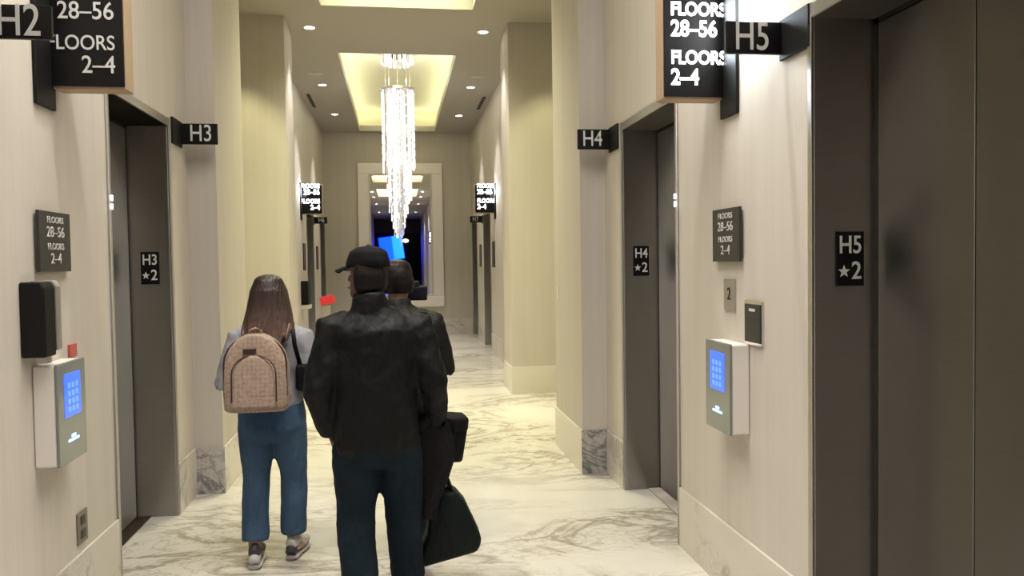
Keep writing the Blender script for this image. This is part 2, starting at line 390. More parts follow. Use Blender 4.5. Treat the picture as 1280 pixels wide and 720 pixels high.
# black jamb plates with number and star
def jamb_plate(s, x, y, txt, label, zc=1.672):
    r = empty('elevator_number_plate', (s*(x+.135), y-.006, zc), label, 'number plate')
    bx('plate', (-.059, .059, -.006, -.0005, -.107, .107), mBlack, r, bevel=.002)
    lettering(txt, .098, mLetter, r, (0, -.007, .052), FACE, sx=.82, weight=.001)
    o = obj('star', star_bm(.026, .001), mLetter, r); o.location = (-.027, -.007, -.050); o.rotation_euler = FACE
    lettering('2', .098, mLetter, r, (.026, -.007, -.050), FACE, name='numeral', sx=.9, weight=.001)
jamb_plate(-1, W-.007, NEAR[1][1], 'H3', 'black plate reading H3 and star 2 on the elevator jamb, left side')
jamb_plate(1, W-.007, NEAR[1][1], 'H4', 'black plate reading H4 and star 2 on the middle right elevator jamb')
jamb_plate(1, W+.013, NEAR[0][1], 'H5', 'black plate reading H5 and star 2 on the nearest jamb, right side')

# H blade signs: wall plate + blade with letters facing the camera
def h_sign(s, x, y, z0, z1, txt, label, plate=.24, size=.125):
    r = empty('elevator_blade_sign', (s*x, y, (z0+z1)/2), label, 'elevator sign')
    hh = (z1-z0)/2
    def B(xa, xb, ya, yb, a, b): return (min(s*xa, s*xb), max(s*xa, s*xb), ya, yb, a, b)
    bx('wall_plate', B(-.016, -.001, -plate, 0, -hh-.025, hh+.01), mBlackM, r, bevel=.003)
    bx('blade', B(-.258, -.016, -.02, .0, -hh, hh), mBlack, r, bevel=.002)
    lettering(txt, size, mLetter, r, (-s*.145, -.0215, 0), FACE, sx=.78, weight=.0006)
h_sign(1, W, 3.2, 2.53, 2.662, 'H5', 'black sign reading H5 sticking out at the right wall, largest H sign', size=.165)
h_sign(-1, W, 3.2, 2.522, 2.645, 'H2', 'black sign reading H2 at the upper left corner of the photo', size=.165)
h_sign(1, W, 5.95, 2.52, 2.67, 'H4', 'black sign reading H4 beside the right elevator head', size=.165)
h_sign(-1, W, 5.95, 2.54, 2.685, 'H3', 'black sign reading H3 beside the left elevator head', size=.165)
h_sign(1, F, 16.35, 2.49, 2.62, 'H7', 'small black elevator number sign far down the right wall', size=.13)
h_sign(-1, F, 16.35, 2.49, 2.62, 'H6', 'small black elevator number sign far down the left wall', size=.13)

# big FLOORS signs
def floors_sign(s, x, y, zb, zt, lit, label, sc_=1.0, yb=.16):
    r = empty('floor_directory_sign', (s*x, y, zb), label, 'floor directory sign')
    H = zt-zb
    def B(xa, xb, ya, yb_, a, b): return (min(s*xa, s*xb), max(s*xa, s*xb), ya, yb_, a, b)
    bx('wall_plate', B(-.018, -.001, -yb, .03, -.105*sc_, H+.02), mBlackM, r, bevel=.003)
    boxes('sign_case', [B(-.325*sc_, -.018, .0, .10, -.012, H+.012)], mBronze, r, bevel=.004)
    bx('sign_face', B(-.318*sc_, -.018, -.012, 0, 0, H), mBlack, r, bevel=.002); bx('rear_face', B(-.318*sc_, -.018, .10, .112, 0, H), mBlack, r, bevel=.002)
    m = mLetterLit if lit else mLetter
    wd = .0022 if lit else .0006
    rows = [('FLOORS', .42), ('28\u201356', .325), ('FLOORS', .186), ('2\u20134', .09)]
    off = 0
    for t, z in rows + ([('FLOORS', .345+.36), ('28\u201356', .258+.36)] if H > .65 else []):
        big = t[0] != 'F'
        al = 'LEFT' if s > 0 else 'RIGHT'
        xx = (-.285 if s > 0 else .285)*sc_
        lettering(t, (.108 if big else .090)*sc_, m, r, (xx, -.0135, z*sc_), FACE, al, sx=.88 if big else .86, weight=wd)
        if sc_ == 1: lettering(t, (.108 if big else .090), m, r, (xx, .1135, z), (PI/2, 0, PI), 'RIGHT' if s > 0 else 'LEFT', sx=.88 if big else .86, weight=wd, name='rear_lettering')
    return r, H
rs, H = floors_sign(1, W, 3.79, 2.475, 2.975, True, 'lit black directory sign reading FLOORS 28-56 and 2-4, on the right wall')
floors_sign(-1, W, 3.79, 2.48, 2.98, False, 'unlit black directory sign reading FLOORS 28-56 and 2-4, on the left wall')
for s, side in ((1, 'right'), (-1, 'left')):
    r, H = floors_sign(s, F, 14.2, 2.56, 3.05, True, 'small lit black directory sign far down the %s wall' % side, 1.12)
    # lamp in the sign case washing the wall beside it
    area('sign_wall_light', (s*(F-.10), 14.19, 2.93), .12, .2, 5, COOL, (0, -s*PI/2, 0))
area('sign_edge_light', (W-.17, 3.76, 2.80), .28, .30, 3, COOL, (-PI/2, 0, 0))
area('sign_wall_light', (W-.10, 3.55, 2.86), .22, .20, 3.4, COOL, (0, -PI/2, 0), 2.4)

# wall plates
def wall_plate_sign(s, label):
    x = s*(W-.02); r = empty('floor_range_plaque', (s*W, 3.745, 1.795), label, 'wall plaque')
    bx('standoff', (min(0, -s*.012), max(0, -s*.012), -.145, .145, -.115, .115), mPlateEdge, r)
    bx('plate', (min(-s*.012, -s*.026), max(-s*.012, -s*.026), -.16, .16, -.13, .13), mPlateGrey, r, bevel=.002)
    for t, z, sz in (('FLOORS', .093, .040), ('28\u201356', .040, .064), ('FLOORS', -.022, .040), ('2\u20134', -.075, .064)):
        lettering(t, sz, mLetter, r, (-s*.027, 0, z), wall_rot(s), sx=1.15)
wall_plate_sign(-1, 'dark wall plaque reading FLOORS 28-56 and 2-4 above the left kiosk')
wall_plate_sign(1, 'dark wall plaque reading FLOORS 28-56 and 2-4 above the right kiosk')
r = empty('floor_number_plaque', (W, 3.745, 1.503), 'small silver wall plaque with a black numeral 2 above the right kiosk', 'wall plaque')
bx('plate', (-.008, 0, -.066, .066, -.078, .078), mSilver, r, bevel=.002); lettering('2', .085, mBlack, r, (-.0095, 0, 0), wall_rot(1), name='numeral')
r = empty('card_reader_plate', (W, 3.475, 1.38), 'dark rectangular wall plate with chrome border to the right of the kiosk', 'wall plate')
bx('border', (-.010, 0, -.092, .092, -.102, .102), mChrome, r, bevel=.002); bx('insert', (-.014, -.010, -.080, .080, -.088, .088), mPlateGrey, r, bevel=.002)
boxes('markings', [(-.0155, -.014, -.03, .03, .055, .068)], mLetter, r); boxes('divider', [(-.0150, -.014, -.078, .078, .02, .024)], mDark, r)

def kiosk(s, label):
    r = empty('elevator_touchscreen_kiosk', (s*W, 3.675, 1.065), label, 'touchscreen kiosk')
    def B(xa, xb, *q): return (min(s*xa, s*xb), max(s*xa, s*xb), *q)
    bx('housing', B(-.088, -.001, -.145, .145, -.212, .212), mWhite, r, bevel=.008)
    bx('glass_front', B(-.1, -.088, -.147, .147, -.215, .215), mGlass, r, bevel=.003)
    q = bx('screen', B(-.102, -.1, -.085, .085, -.02, .165), mBlue, r)
    bm = bmesh.new()
    for i in range(3):
        for j in range(4): add_box(bm, *B(-.1032, -.102, -.05+i*.04, -.025+i*.04, .0+j*.034, .022+j*.034))
    obj('key_grid', bm, mBlueK, q)
    bm = bmesh.new(); add_box(bm, *B(-.1025, -.1, -.055, .055, -.128, -.118)); add_box(bm, *B(-.1025, -.1, -.02, .02, -.112, -.100))
    obj('glowing_icon', bm, mIcon, r)
kiosk(1, 'white wall kiosk with lit blue touchscreen on the right wall'); kiosk(-1, 'white wall kiosk with lit blue touchscreen on the left wall')
# left wall: dispenser, red tag, outlet
r = empty('hand_sanitizer_dispenser', (-W, 3.515, 1.32), 'black and silver dispenser on the left wall above the kiosk', 'dispenser')
bm = bmesh.new(); prism(bm, [(.0, 0), (.095, .0), (.095, .28), (.08, .305), (0, .305)], 'y', -.075, .03); obj('body', bm, mBlackM, r, bevel=.008)
bm = bmesh.new(); prism(bm, [(.0, .02), (.10, .02), (.10, .285), (.085, .31), (.0, .31)], 'y', .03, .075); obj('side_cover', bm, mSilver, r, bevel=.004)
bx('nozzle', (.04, .08, -.02, .02, -.03, 0), mSilver, r, bevel=.004)
bm = bmesh.new(); add_box(bm, -W, -W+.012, 3.90, 3.98, 1.27, 1.33, bev=.003); tag(obj('red_wall_tag', bm, mRedDim), 'small red tag on the left wall just beyond the kiosk', 'wall tag')
r = empty('wall_outlet', (-W, 3.99, .46), 'grey wall outlet low on the left wall above the marble base', 'outlet')
bx('cover_plate', (0, .008, -.06, .06, -.075, .075), mPlateEdge, r, bevel=.002)
for z in (-.033, .033): bx('socket', (.008, .011, -.026, .026, z-.02, z+.02), mPlateGrey, r, bevel=.002)
# small switch on right pier face
bm = bmesh.new(); add_box(bm, PX-.008, PX, 7.0, 7.03, 1.33, 1.45, bev=.002); tag(obj('thermostat', bm, mWhite), 'tiny pale switch plate on the corridor face of the right pier', 'switch')
# far wall small plaques and dispenser
for s, side in ((1, 'right'), (-1, 'left')):
    for y, g in ((14.45, 'before'), (16.75, 'after')):
        bm = bmesh.new(); add_box(bm, s*F-.02*(s > 0), s*F+.02*(s < 0), y-.15, y+.15, 1.58, 2.05, bev=.003)
        tag(obj('wall_plaque', bm, mPlateGrey), 'narrow dark plaque on the far %s wall, just %s the elevator opening' % (side, g), 'wall plaque')
bm = bmesh.new(); add_box(bm, -F, -F+.12, 13.9, 14.2, 1.0, 1.4, bev=.01); r = obj('wall_phone', bm, mBlackM)
tag(r, 'black wall box far down the left wall beside the hair of the woman', 'wall box')
bx('shelf', (-F, -F+.14, 13.85, 14.25, .93, .99), mWhite, r, bevel=.003)
# red topped stanchion
r = empty('sign_stand', (-.90, 9.6, 0), 'slim grey floor stand with a tilted red card, behind the woman', 'sign stand')
bm = bmesh.new(); add_box(bm, -.055, .055, -.02, .02, .03, 1.20); obj('post', bm, mTrim, r, bevel=.004)
bm = bmesh.new(); add_box(bm, -.15, .15, -.14, .14, 0, .03, bev=.006); obj('base', bm, mTrim, r)
bm = bmesh.new(); add_box(bm, -.085, .085, -.008, .008, -.05, .05); q = obj('card', bm, mRed, r, bevel=.002); q.location = (.02, -.01, 1.26); q.rotation_euler = (-.2, -.2, 0)

# ------------------------------------------------------------------ mirror on the end wall
r = empty('wall_mirror', (.03, YB, .66), 'tall rectangular mirror in a wide champagne frame on the end wall', 'mirror')
X0, X1, H = -.96, .98, 3.32
bm = bmesh.new(); fw_ = .25
poly = [((0, 0), (X1-X0, 0), (X1-X0, H), (0, H))]
for a, b_, c_, d_ in ((X0, X1, 0, fw_), (X0, X1, H-fw_, H), (X0, X0+fw_, fw_, H-fw_), (X1-fw_, X1, fw_, H-fw_)):
    add_box(bm, a, b_, -.07, -.001, c_, d_)
obj('frame', bm, mFrame, r, bevel=.012)
bm = bmesh.new(); q = fw_; e = .035
for a, b_, c_, d_ in ((X0+q, X1-q, q, q+e), (X0+q, X1-q, H-q-e, H-q), (X0+q, X0+q+e, q+e, H-q-e), (X1-q-e, X1-q, q+e, H-q-e)):
    add_box(bm, a, b_, -.05, -.001, c_, d_)
obj('inner_moulding', bm, mFrameIn, r, bevel=.008)
bx('mirror_pane', (X0+q+e, X1-q-e, -.02, -.002, q+e, H-q-e), mMirror, r)
# lobby screen and lamp seen in the mirror
r = empty('video_screen', (-.35, -22, 1.9), 'bright blue video screen seen in the mirror', 'screen'); r.rotation_euler = (0, -.12, 0)
bx('casing', (-.95, .95, -.1, 0, -.05, 1.82), mBlackM, r); bx('display', (-.85, .1, 0, .01, .05, 1.75), mCyan, r); bx('display', (.1, .85, 0, .01, .05, 1.75), mCyan2, r)
bx('mount', (-.15, .15, -.1, -.0, -1.9, -.05), mBlackM, r)
r = empty('pendant_lamp', (.55, -21, 3.3), 'bright warm lamp seen in the mirror', 'lamp')
bm = bmesh.new(); add_ball(bm, (0, 0, 0), (.22, .22, .12)); obj('shade', bm, mat('warm_lamp', (1, .8, .5), .5, emit=4, ecol=(1, .85, .6)), r, smooth=True)
bm = bmesh.new(); add_cyl(bm, (0, 0, .1), (0, 0, 2.2), .01); obj('cord', bm, mBlackM, r)

# ------------------------------------------------------------------ ceiling fittings
def downlight(x, y, p, ang, label, aim=(0, 0, 0), grp=None):
    r = empty('recessed_downlight', (x, y, ZC), label, 'downlight', grp)
    bm = bmesh.new()
    for k in range(24):
        a, b_ = 2*PI*k/24, 2*PI*(k+1)/24
        v = [bm.verts.new((R*math.cos(t), R*math.sin(t), z)) for t, R, z in ((a, .085, -.002), (b_, .085, -.002), (b_, .062, -.006), (a, .062, -.006))]
        bm.faces.new(v)
    bmesh.ops.remove_doubles(bm, verts=bm.verts, dist=1e-4)
    g = obj('trim_ring', bm, mLampOff, r); sl = g.modifiers.new('s', 'SOLIDIFY'); sl.thickness = .004
    bm = bmesh.new(); add_cyl(bm, (0, 0, -.004), (0, 0, -.0005), .06, n=24); obj('lens', bm, mLampOn, r)
    spot('downlight_beam', (0, 0, -.03), p, WARM, ang, .75, aim, .04, r)
    return r
where = {10.45: 'just past the side bay', 13.74: 'beside the chandelier', 16.4: 'nearest the mirror wall'}
for y in (10.45, 13.74, 16.4):
    for s, side in ((-1, 'left'), (1, 'right')):
        downlight(s*(1.10 if y < 11 else 1.24), y, 100 if y < 11 else 118, 74, 'small round recessed downlight on the %s of the ceiling, %s' % (side, where[y]), (0, s*.12, 0))
for y in (-10, -3.5, .8, 3.45):  # pairs behind the camera are added to light the unseen corridor
    for s, side in ((-1, 'left'), (1, 'right')):
        r = downlight(s*1.05, y, 104 if y > 1 else (80 if y > -1 else 110), 92, 'unseen recessed downlight in the ceiling above the near corridor, outside the photo', grp='downlights outside the photo')
for s, side in ((-1, 'left'), (1, 'right')):
    bm = bmesh.new(); add_box(bm, s*1.56-.03, s*1.56+.03, 14.5, 15.7, ZC-.006, ZC-.0005)
    tag(obj('slot_diffuser', bm, mDark), 'thin black air slot in the ceiling, %s side' % side, 'air slot')
    bm = bmesh.new(); add_cyl(bm, (s*1.27, 12.93, ZC-.006), (s*1.27, 12.93, ZC-.0005), .11, n=28); add_cyl(bm, (s*1.27, 12.93, ZC-.012), (s*1.27, 12.93, ZC-.006), .085, n=28)
    tag(obj('ceiling_speaker', bm, mLampOff), 'flat round ceiling speaker cover, %s side' % side, 'speaker')

# ------------------------------------------------------------------ chandelier
CY = 13.45; CZ = ZC+TRAY_H
r = empty('crystal_chandelier', (0, CY, CZ), 'long cascading crystal chandelier hanging from the ceiling tray', 'chandelier')
bm = bmesh.new(); add_cyl(bm, (0, 0, -.04), (0, 0, -.001), .27, n=40); obj('canopy', bm, mChrome, r)
bm = bmesh.new(); add_ball(bm, (0, 0, -.06), (.10, .10, .05)); obj('ceiling_hub', bm, mBlackM, r, smooth=True)
def rod(bm, x, y, z0, z1, rr):
    add_tube(bm, [(x, y, z0), (x, y, z0+.012), (x, y, z1-.012), (x, y, z1)], [rr*.4, rr, rr, rr*.4], 6)
for k in range(18):
    a = 2*PI*k/18; bm = bmesh.new(); rod(bm, .235*math.cos(a), .235*math.sin(a), -.20, -.045, .026); obj('short_crystal', bm, mCryst2 if k % 3 == 0 else (mClear if k % 3 == 1 else mCryst), r)
for k in range(8):
    a = 2*PI*k/8; bm = bmesh.new(); add_cyl(bm, (.2*math.cos(a), .2*math.sin(a), -.60), (.2*math.cos(a), .2*math.sin(a), -.04), .004, n=6); obj('suspension_wire', bm, mChrome, r)
bm = bmesh.new(); add_cyl(bm, (0, 0, -.63), (0, 0, -.59), .285, n=40); obj('crystal_plate', bm, mChrome, r)
for ring, (R, n, zl) in enumerate(((.255, 18, -1.72), (.195, 14, -2.25), (.125, 9, -2.52), (.06, 5, -2.66))):
    for k in range(n):
        a = 2*PI*(k+.5*(ring % 2))/n; bm = bmesh.new(); z = -.635; zend = zl+random.uniform(-.18, .12)
        while z > zend:
            L_ = random.choice((.10, .14, .18)); rod(bm, R*math.cos(a), R*math.sin(a), z-L_, z-.004, .017); z -= L_+.006
        obj('crystal_strand', bm, (mCryst2, mCryst, mClear, mCryst)[random.randrange(4)] if ring else (mCryst, mCryst2, mCryst, mClear)[k % 4], r)
l = bpy.data.lights.new('chandelier_glow', 'POINT'); l.energy = 10; l.color = (1, .95, .9); l.shadow_soft_size = .08
lo = bpy.data.objects.new('chandelier_glow', l); C.objects.link(lo); lo.parent = r; lo.location = (0, 0, -.46)

# ------------------------------------------------------------------ people
HEAD = [(.000, .026, .088, .050), (.018, .044, .094, .010), (.045, .056, .093, -.030), (.08, .064, .090, -.062), (.11, .069, .087, -.082),
        (.13, .072, .084, -.090), (.15, .0745, .090, -.096), (.18, .074, .083, -.097), (.203, .064, .063, -.083), (.220, .044, .032, -.055), (.229, .014, .0, -.02)]
def add_head(bm, base, rz, k=1.0, infl=0, zmin=-1, only=None):
    """head rings from chin up; base = chin height point on the neck axis; rz = turn"""
    R = Matrix.Rotation(rz, 3, 'Z'); rings = []
    for z, hw, yf, yb in HEAD:
        if z < zmin: continue
        ring = []
        for i in range(20):
            t = 2*PI*i/20; x = (hw+infl)*math.cos(t); yy = (yf+yb)/2 + ((yf-yb)/2+infl)*math.sin(t)
            ring.append(bm.verts.new(Vector(base) + R @ (Vector((x, yy, z+(infl if z > .19 else 0)))*k)))
        rings.append(ring)
    for r0, r1 in zip(rings, rings[1:]):
        for i in range(20): bm.faces.new((r0[i], r0[(i+1) % 20], r1[(i+1) % 20], r1[i]))
    bm.faces.new(rings[0][::-1]); bm.faces.new(rings[-1])
def lp(base, rz, p, k=1.0): return Vector(base) + Matrix.Rotation(rz, 3, 'Z') @ (Vector(p)*k)
def add_hand(bm, wrist, d, side, curl=.5, thumb=None):
    """palm, four unequal bent fingers and a thumb; d = direction the palm points, side = axis across the knuckles"""
    w_ = Vector(wrist); d = Vector(d).normalized(); sd = Vector(side).normalized(); n = d.cross(sd).normalized()
    add_tube(bm, [w_-d*.02, w_+d*.03, w_+d*.085], [(.026, .020), (.038, .016), (.040, .013)], 12, ref=n)
    for i, (L_, off) in enumerate(((.070, -.030), (.079, -.010), (.074, .010), (.058, .029))):
        p = w_+d*.078+sd*off; pts = [p]; a = 0
        for f_ in (.45, .30, .25):
            a += curl; dd = d*math.cos(a)+n*math.sin(a); p = p+dd*L_*f_; pts.append(p)
        add_tube(bm, pts, [.0092, .0088, .008, .0062], 8)
    p = w_+d*.02-sd*.03; th = (d*.6-sd*.7+n*.4).normalized()
    add_tube(bm, [p, p+th*.035, p+(th*.6+d*.5+n*.3).normalized()*.062], [.013, .0105, .008], 8)
def person(loc, label, J, skin, head_turn=0, k=1.0):
    """J: joints in local metres (x right, y forward). Returns the root and the body mesh."""
    root = empty('person', loc, label, 'person')
    bm = bmesh.new()
    tz = J['torso']
    add_tube(bm, [(c[0], c[1], z) for z, a, b, *c in tz], [(a*.9, b*.9) for z, a, b, *c in tz], 20, ref=(0, 1, 0))
    nb = Vector(J['chin'])
    add_tube(bm, [J['neck'], nb+Vector((0, -.025, -.02)), nb+Vector((0, -.02, .06))], [(.062, .062), (.055, .056), (.052, .055)], 16, ref=(0, 1, 0))
    add_head(bm, nb, head_turn, k)
    for sx in (-1, 1):
        add_ball(bm, lp(nb, head_turn, (sx*.074, -.008, .115), k), (.011, .017, .030), 12)
        add_ball(bm, lp(nb, head_turn, (sx*.030, .083, .143), k), (.024, .010, .007), 10)
    add_tube(bm, [lp(nb, head_turn, (0, .084, .135), k), lp(nb, head_turn, (0, .100, .105), k), lp(nb, head_turn, (0, .108, .088), k), lp(nb, head_turn, (0, .092, .078), k)], [.007, .010, .0135, .008], 10)
    for a in ('armL', 'armR'):
        s_, e_, w_ = J[a][:3]
        s_, e_, w_ = Vector(s_), Vector(e_), Vector(w_)
        add_tube(bm, [s_, (s_+e_)/2, e_, e_+(w_-e_)*.3, w_], [.050, .045, .037, .038, .026], 12)
        add_hand(bm, w_, J[a][3], J[a][4], J[a][5])
    for a in ('legL', 'legR'):
        h_, k_, an, toe = [Vector(q) for q in J[a]]
        add_tube(bm, [h_, (h_+k_)/2, k_, k_+(an-k_)*.35, an], [.085, .072, .052, .054, .036], 14)
        add_tube(bm, [an+Vector((0, -.02, -.02)), (an+toe)/2-Vector((0, 0, .02)), toe], [(.036, .034), (.042, .03), (.038, .02)], 12)
    body = obj('body', bm, skin, root, smooth=True, remesh=.0065)
    body.modifiers['s'].iterations = 3
    bm = bmesh.new()
    for sx in (-1, 1): add_ball(bm, lp(nb, head_turn, (sx*.031, .077, .124), k), .0125, 12)
    e = obj('eyes', bm, mEyeW, root, smooth=True)
    bm = bmesh.new()
    for sx in (-1, 1): add_ball(bm, lp(nb, head_turn, (sx*.031, .0865, .124), k), .0058, 10)
    obj('iris', bm, mEyeD, e, smooth=True)
    bm = bmesh.new(); add_ball(bm, lp(nb, head_turn, (0, .092, .050), k), (.024*k, .008, .009), 12); m_ = obj('lips', bm, mLip, root, smooth=True)
    return root
def garment_top(root, name, J, m, infl=.02, hem=None, voxel=.011, slv=(.078, .066, .054, .050), collar=None, disp=.02, extra=None):
    bm = bmesh.new(); tz = J['top']
    add_tube(bm, [(c[0], c[1], z) for z, a, b, *c in tz], [(a, b) for z, a, b, *c in tz], 24, ref=(0, 1, 0), sq=.9)
    for a in ('armL', 'armR'):
        s_, e_, w_ = [Vector(q) for q in J[a][:3]]; s2 = s_+Vector((-s_.x*.35, 0, .015))
        add_tube(bm, [s2, s_, (s_+e_)/2, e_, (e_+w_)/2, w_-(w_-e_).normalized()*.01], [slv[0]*.9, slv[0], slv[1]*1.05, slv[1], slv[2], slv[3]], 16)
    if collar: add_tube(bm, [(0, 0, collar[0]), (0, .0, collar[1])], [(.085, .078), (.072, .07)], 18, ref=(0, 1, 0))
    if extra: extra(bm)
    return obj(name, bm, m, root, remesh=voxel, disp=disp, dscale=.11)
def trousers(root, name, J, m, rads, hipr, voxel=.011, disp=.016):
    bm = bmesh.new()
    z0 = J['waist']; hx = J.get('hipx', 0)
    add_tube(bm, [(hx, 0, z0), (hx, -.005, z0-.10), (hx, -.008, z0-.20), (hx, 0, z0-.26)], [(hipr[0]*.88, hipr[1]*.86), hipr, (hipr[0], hipr[1]), (hipr[0]*.8, hipr[1]*.8)], 22, ref=(0, 1, 0))
    for a in ('legL', 'legR'):
        h_, k_, an, toe = [Vector(q) for q in J[a]]
        end = an+(k_-an).normalized()*J.get('hem', .02)
        add_tube(bm, [h_, h_+(k_-h_)*.25, h_+(k_-h_)*.6, k_, k_+(end-k_)*.5, end], list(rads), 18)
    return obj(name, bm, m, root, remesh=voxel, disp=disp, dscale=.13)
def shoe(root, an, toe, m, m2, w_=.046):
    an, toe = Vector(an), Vector(toe); d = (toe-an); d.z = 0; d.normalize(); side = Vector((d.y, -d.x, 0))
    g = min(an.z, toe.z); base = toe.z-.035
    heel = Vector((an.x, an.y, 0))-d*.055; tt = heel+d*.275
    pitch = (an.z-.095)
    def zz(f_): return max(0, pitch*(1-f_/.72)) if pitch > 0 else 0
    pts = []; rr = []
    for f_, a, h_ in ((0, .030, .050), (.12, .036, .062), (.35, .036, .056), (.6, .045, .042), (.85, .042, .030), (1, .020, .018)):
        p = heel+(tt-heel)*f_; pts.append((p.x, p.y, zz(f_)+.022+h_)); rr.append((a, h_))
    bm = bmesh.new(); add_tube(bm, pts, rr, 14, ref=(0, 0, 1))
    add_tube(bm, [(an.x, an.y, zz(.2)+.05), (an.x, an.y, zz(.2)+.11)], [(.040, .050), (.036, .044)], 14, ref=(d.x, d.y, 0))
    o = obj('shoe', bm, m, root, remesh=.007)
    bm = bmesh.new(); add_tube(bm, [(q[0], q[1], zz(f_)+.013) for q, f_ in zip(pts, (0, .12, .35, .6, .85, 1))], [(a[0]*1.08, .0125) for a in rr], 12, ref=(0, 0, 1)); obj('sole', bm, mSole, o, smooth=True)
    bm = bmesh.new(); p = heel+d*.075
    add_tube(bm, [tuple(heel+d*-.004+Vector((0, 0, zz(0)+.04))), tuple(heel+d*.03+Vector((0, 0, zz(.1)+.075)))], [(.030, .03), (.036, .036)], 12, ref=(d.x, d.y, 0)); obj('heel_panel', bm, m2, o, smooth=True)

# ---- the woman with the backpack
JW = dict(
    torso=[(.80, .13, .10, 0, 0), (.88, .165, .12, 0, 0), (1.0, .125, .10, 0, 0), (1.15, .14, .105, 0, 0), (1.28, .165, .10, 0, 0), (1.335, .10, .07, 0, 0)],
    top=[(.88, .165, .13, .0, 0), (.93, .178, .14, .0, 0), (1.03, .165, .13, 0, 0), (1.15, .168, .13, 0, 0), (1.26, .175, .12, 0, 0), (1.325, .13, .09, 0, 0), (1.36, .075, .07, 0, 0)],
    neck=(0, -.005, 1.30), chin=(0, .0, 1.385),
    armL=((-.165, 0, 1.27), (-.235, -.03, 1.03), (-.12, .17, 1.04), (.6, .8, .1), (0, 0, 1), .45),
    armR=((.165, 0, 1.27), (.240, -.03, 1.04), (.12, .17, 1.07), (-.6, .8, .1), (0, 0, -1), .45),
    legL=((-.085, 0, .84), (-.095, .01, .46), (-.10, -.06, .10), (-.11, .10, .035)),
    legR=((.085, 0, .84), (.105, .05, .46), (.095, .05, .10), (.125, .21, .035)),
    waist=.97, hem=.045)
pw = person((-.775, 4.63, 0), 'woman walking away in grey sweatshirt and blue jeans, wearing a tan backpack', JW, mSkin)
garment_top(pw, 'sweatshirt', JW, mSweat, slv=(.075, .070, .064, .045), disp=.022)
trousers(pw, 'jeans', JW, mDenim, (.105, .100, .088, .075, .074, .074), (.185, .135))
shoe(pw, JW['legL'][2], JW['legL'][3], mShoeD, mShoeW); shoe(pw, JW['legR'][2], JW['legR'][3], mShoeW, mShoeD)
# hair: cap plus many tapered locks down the back
bm = bmesh.new(); add_head(bm, (0, -.006, 1.385), 0, 1.0, infl=.013, zmin=.14)
for i in range(46):
    t = -PI*1.12 + (PI*1.24)*i/45          # round the back of the head from ear to ear
    cx, cy_ = math.cos(t), math.sin(t); rnd = random.uniform(-1, 1)
    pt_ = Vector((cx*.012, cy_*.015-.012, 1.624)); p0 = Vector((cx*.064, cy_*.074-.013, 1.597)); p1 = Vector((cx*.083, cy_*.096-.012, 1.535))
    p2 = Vector((cx*.102+rnd*.004, cy_*.102-.015, 1.43)); p3 = Vector((cx*.118+rnd*.012, cy_*.085-.055+rnd*.008, 1.33)); p4 = Vector((cx*.122+rnd*.02, cy_*.05-.115+rnd*.01, 1.255+.02*rnd+(.05 if abs(cx) > .85 else 0)))
    add_tube(bm, [pt_, p0, p1, p2, p3, p4], [.008, .012, .019, .021, .019, .004], 8)
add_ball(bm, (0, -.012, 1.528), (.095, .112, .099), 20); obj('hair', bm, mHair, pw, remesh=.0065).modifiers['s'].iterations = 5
# backpack: carried by her, a thing of its own
bp = empty('backpack', (-.815, 4.40, .905), 'tan patterned backpack with brown label worn by the woman', 'backpack')
bm = bmesh.new()
def rr_prof(z):   # half width, half depth of the bag at height z
    t = z/.41
    return ((.165+.008*math.sin(t*PI))*(1 if t < .45 else math.sqrt(max(.02, 1-((t-.45)/.565)**2.6))), .075*(1-.35*t))
zs = [0, .012, .04, .1, .16, .22, .27, .31, .34, .365, .385, .40, .41]
add_tube(bm, [(0, 0, z) for z in zs], [(rr_prof(z)[0]*(.9 if z == 0 else 1), rr_prof(z)[1]*(.85 if z == 0 else 1)) for z in zs], 28, ref=(0, 1, 0), sq=.62)
obj('main_compartment', bm, mTan, bp, smooth=True)
bm = bmesh.new(); zs = [0.02, .04, .1, .17, .22, .26, .285, .30]
add_tube(bm, [(-.005, -.072+.02*(z/.3), z) for z in zs], [((.118)*(1 if z < .17 else math.sqrt(max(.03, 1-((z-.17)/.135)**2.4))), .030) for z in zs], 24, ref=(0, 1, 0), sq=.62)
obj('front_pocket', bm, mTan, bp, smooth=True)
def arch(bm, hw, z0, z1, y, r_, yk=0):
    pts = [(-hw, y, z0)]
    for k in range(13):
        a = PI-PI*k/12; pts.append((hw*math.cos(a), y+yk*math.sin(a), z1-hw*.9+hw*.9*math.sin(a)))
    pts.append((hw, y, z0)); add_tube(bm, pts, [r_]*len(pts), 8, ref=(0, 1, .01))
bm = bmesh.new(); arch(bm, .160, .08, .405, -.035, .0045, .012); obj('zipper', bm, mBrownL, bp, smooth=True)
bm = bmesh.new(); arch(bm, .113, .06, .305, -.088, .0035, .01); obj('pocket_piping', bm, mBrownL, bp, smooth=True)
bm = bmesh.new(); add_box(bm, -.055, .01, -.096, -.078, .312, .338, bev=.003); g_ = obj('label_patch', bm, mBrownL, bp); g_['label'] = 'dark brown leather label'; g_.rotation_euler.x = 0; g_.location.y = .026
bm = bmesh.new(); add_tube(bm, [(-.155, -.06, .0), (-.16, -.08, .03), (-.10, -.105, .055), (.10, -.105, .055), (.16, -.08, .03), (.155, -.06, 0)], [(.02, .03)]*6, 10); 
bm.free()
bm = bmesh.new(); pts = [(-.03, .0, .395), (-.03, -.0, .43), (0, 0, .442), (.03, 0, .43), (.03, 0, .395)]; add_tube(bm, pts, [.006]*5, 8, ref=(0, 1, .01)); obj('top_handle', bm, mTanP, bp, smooth=True)
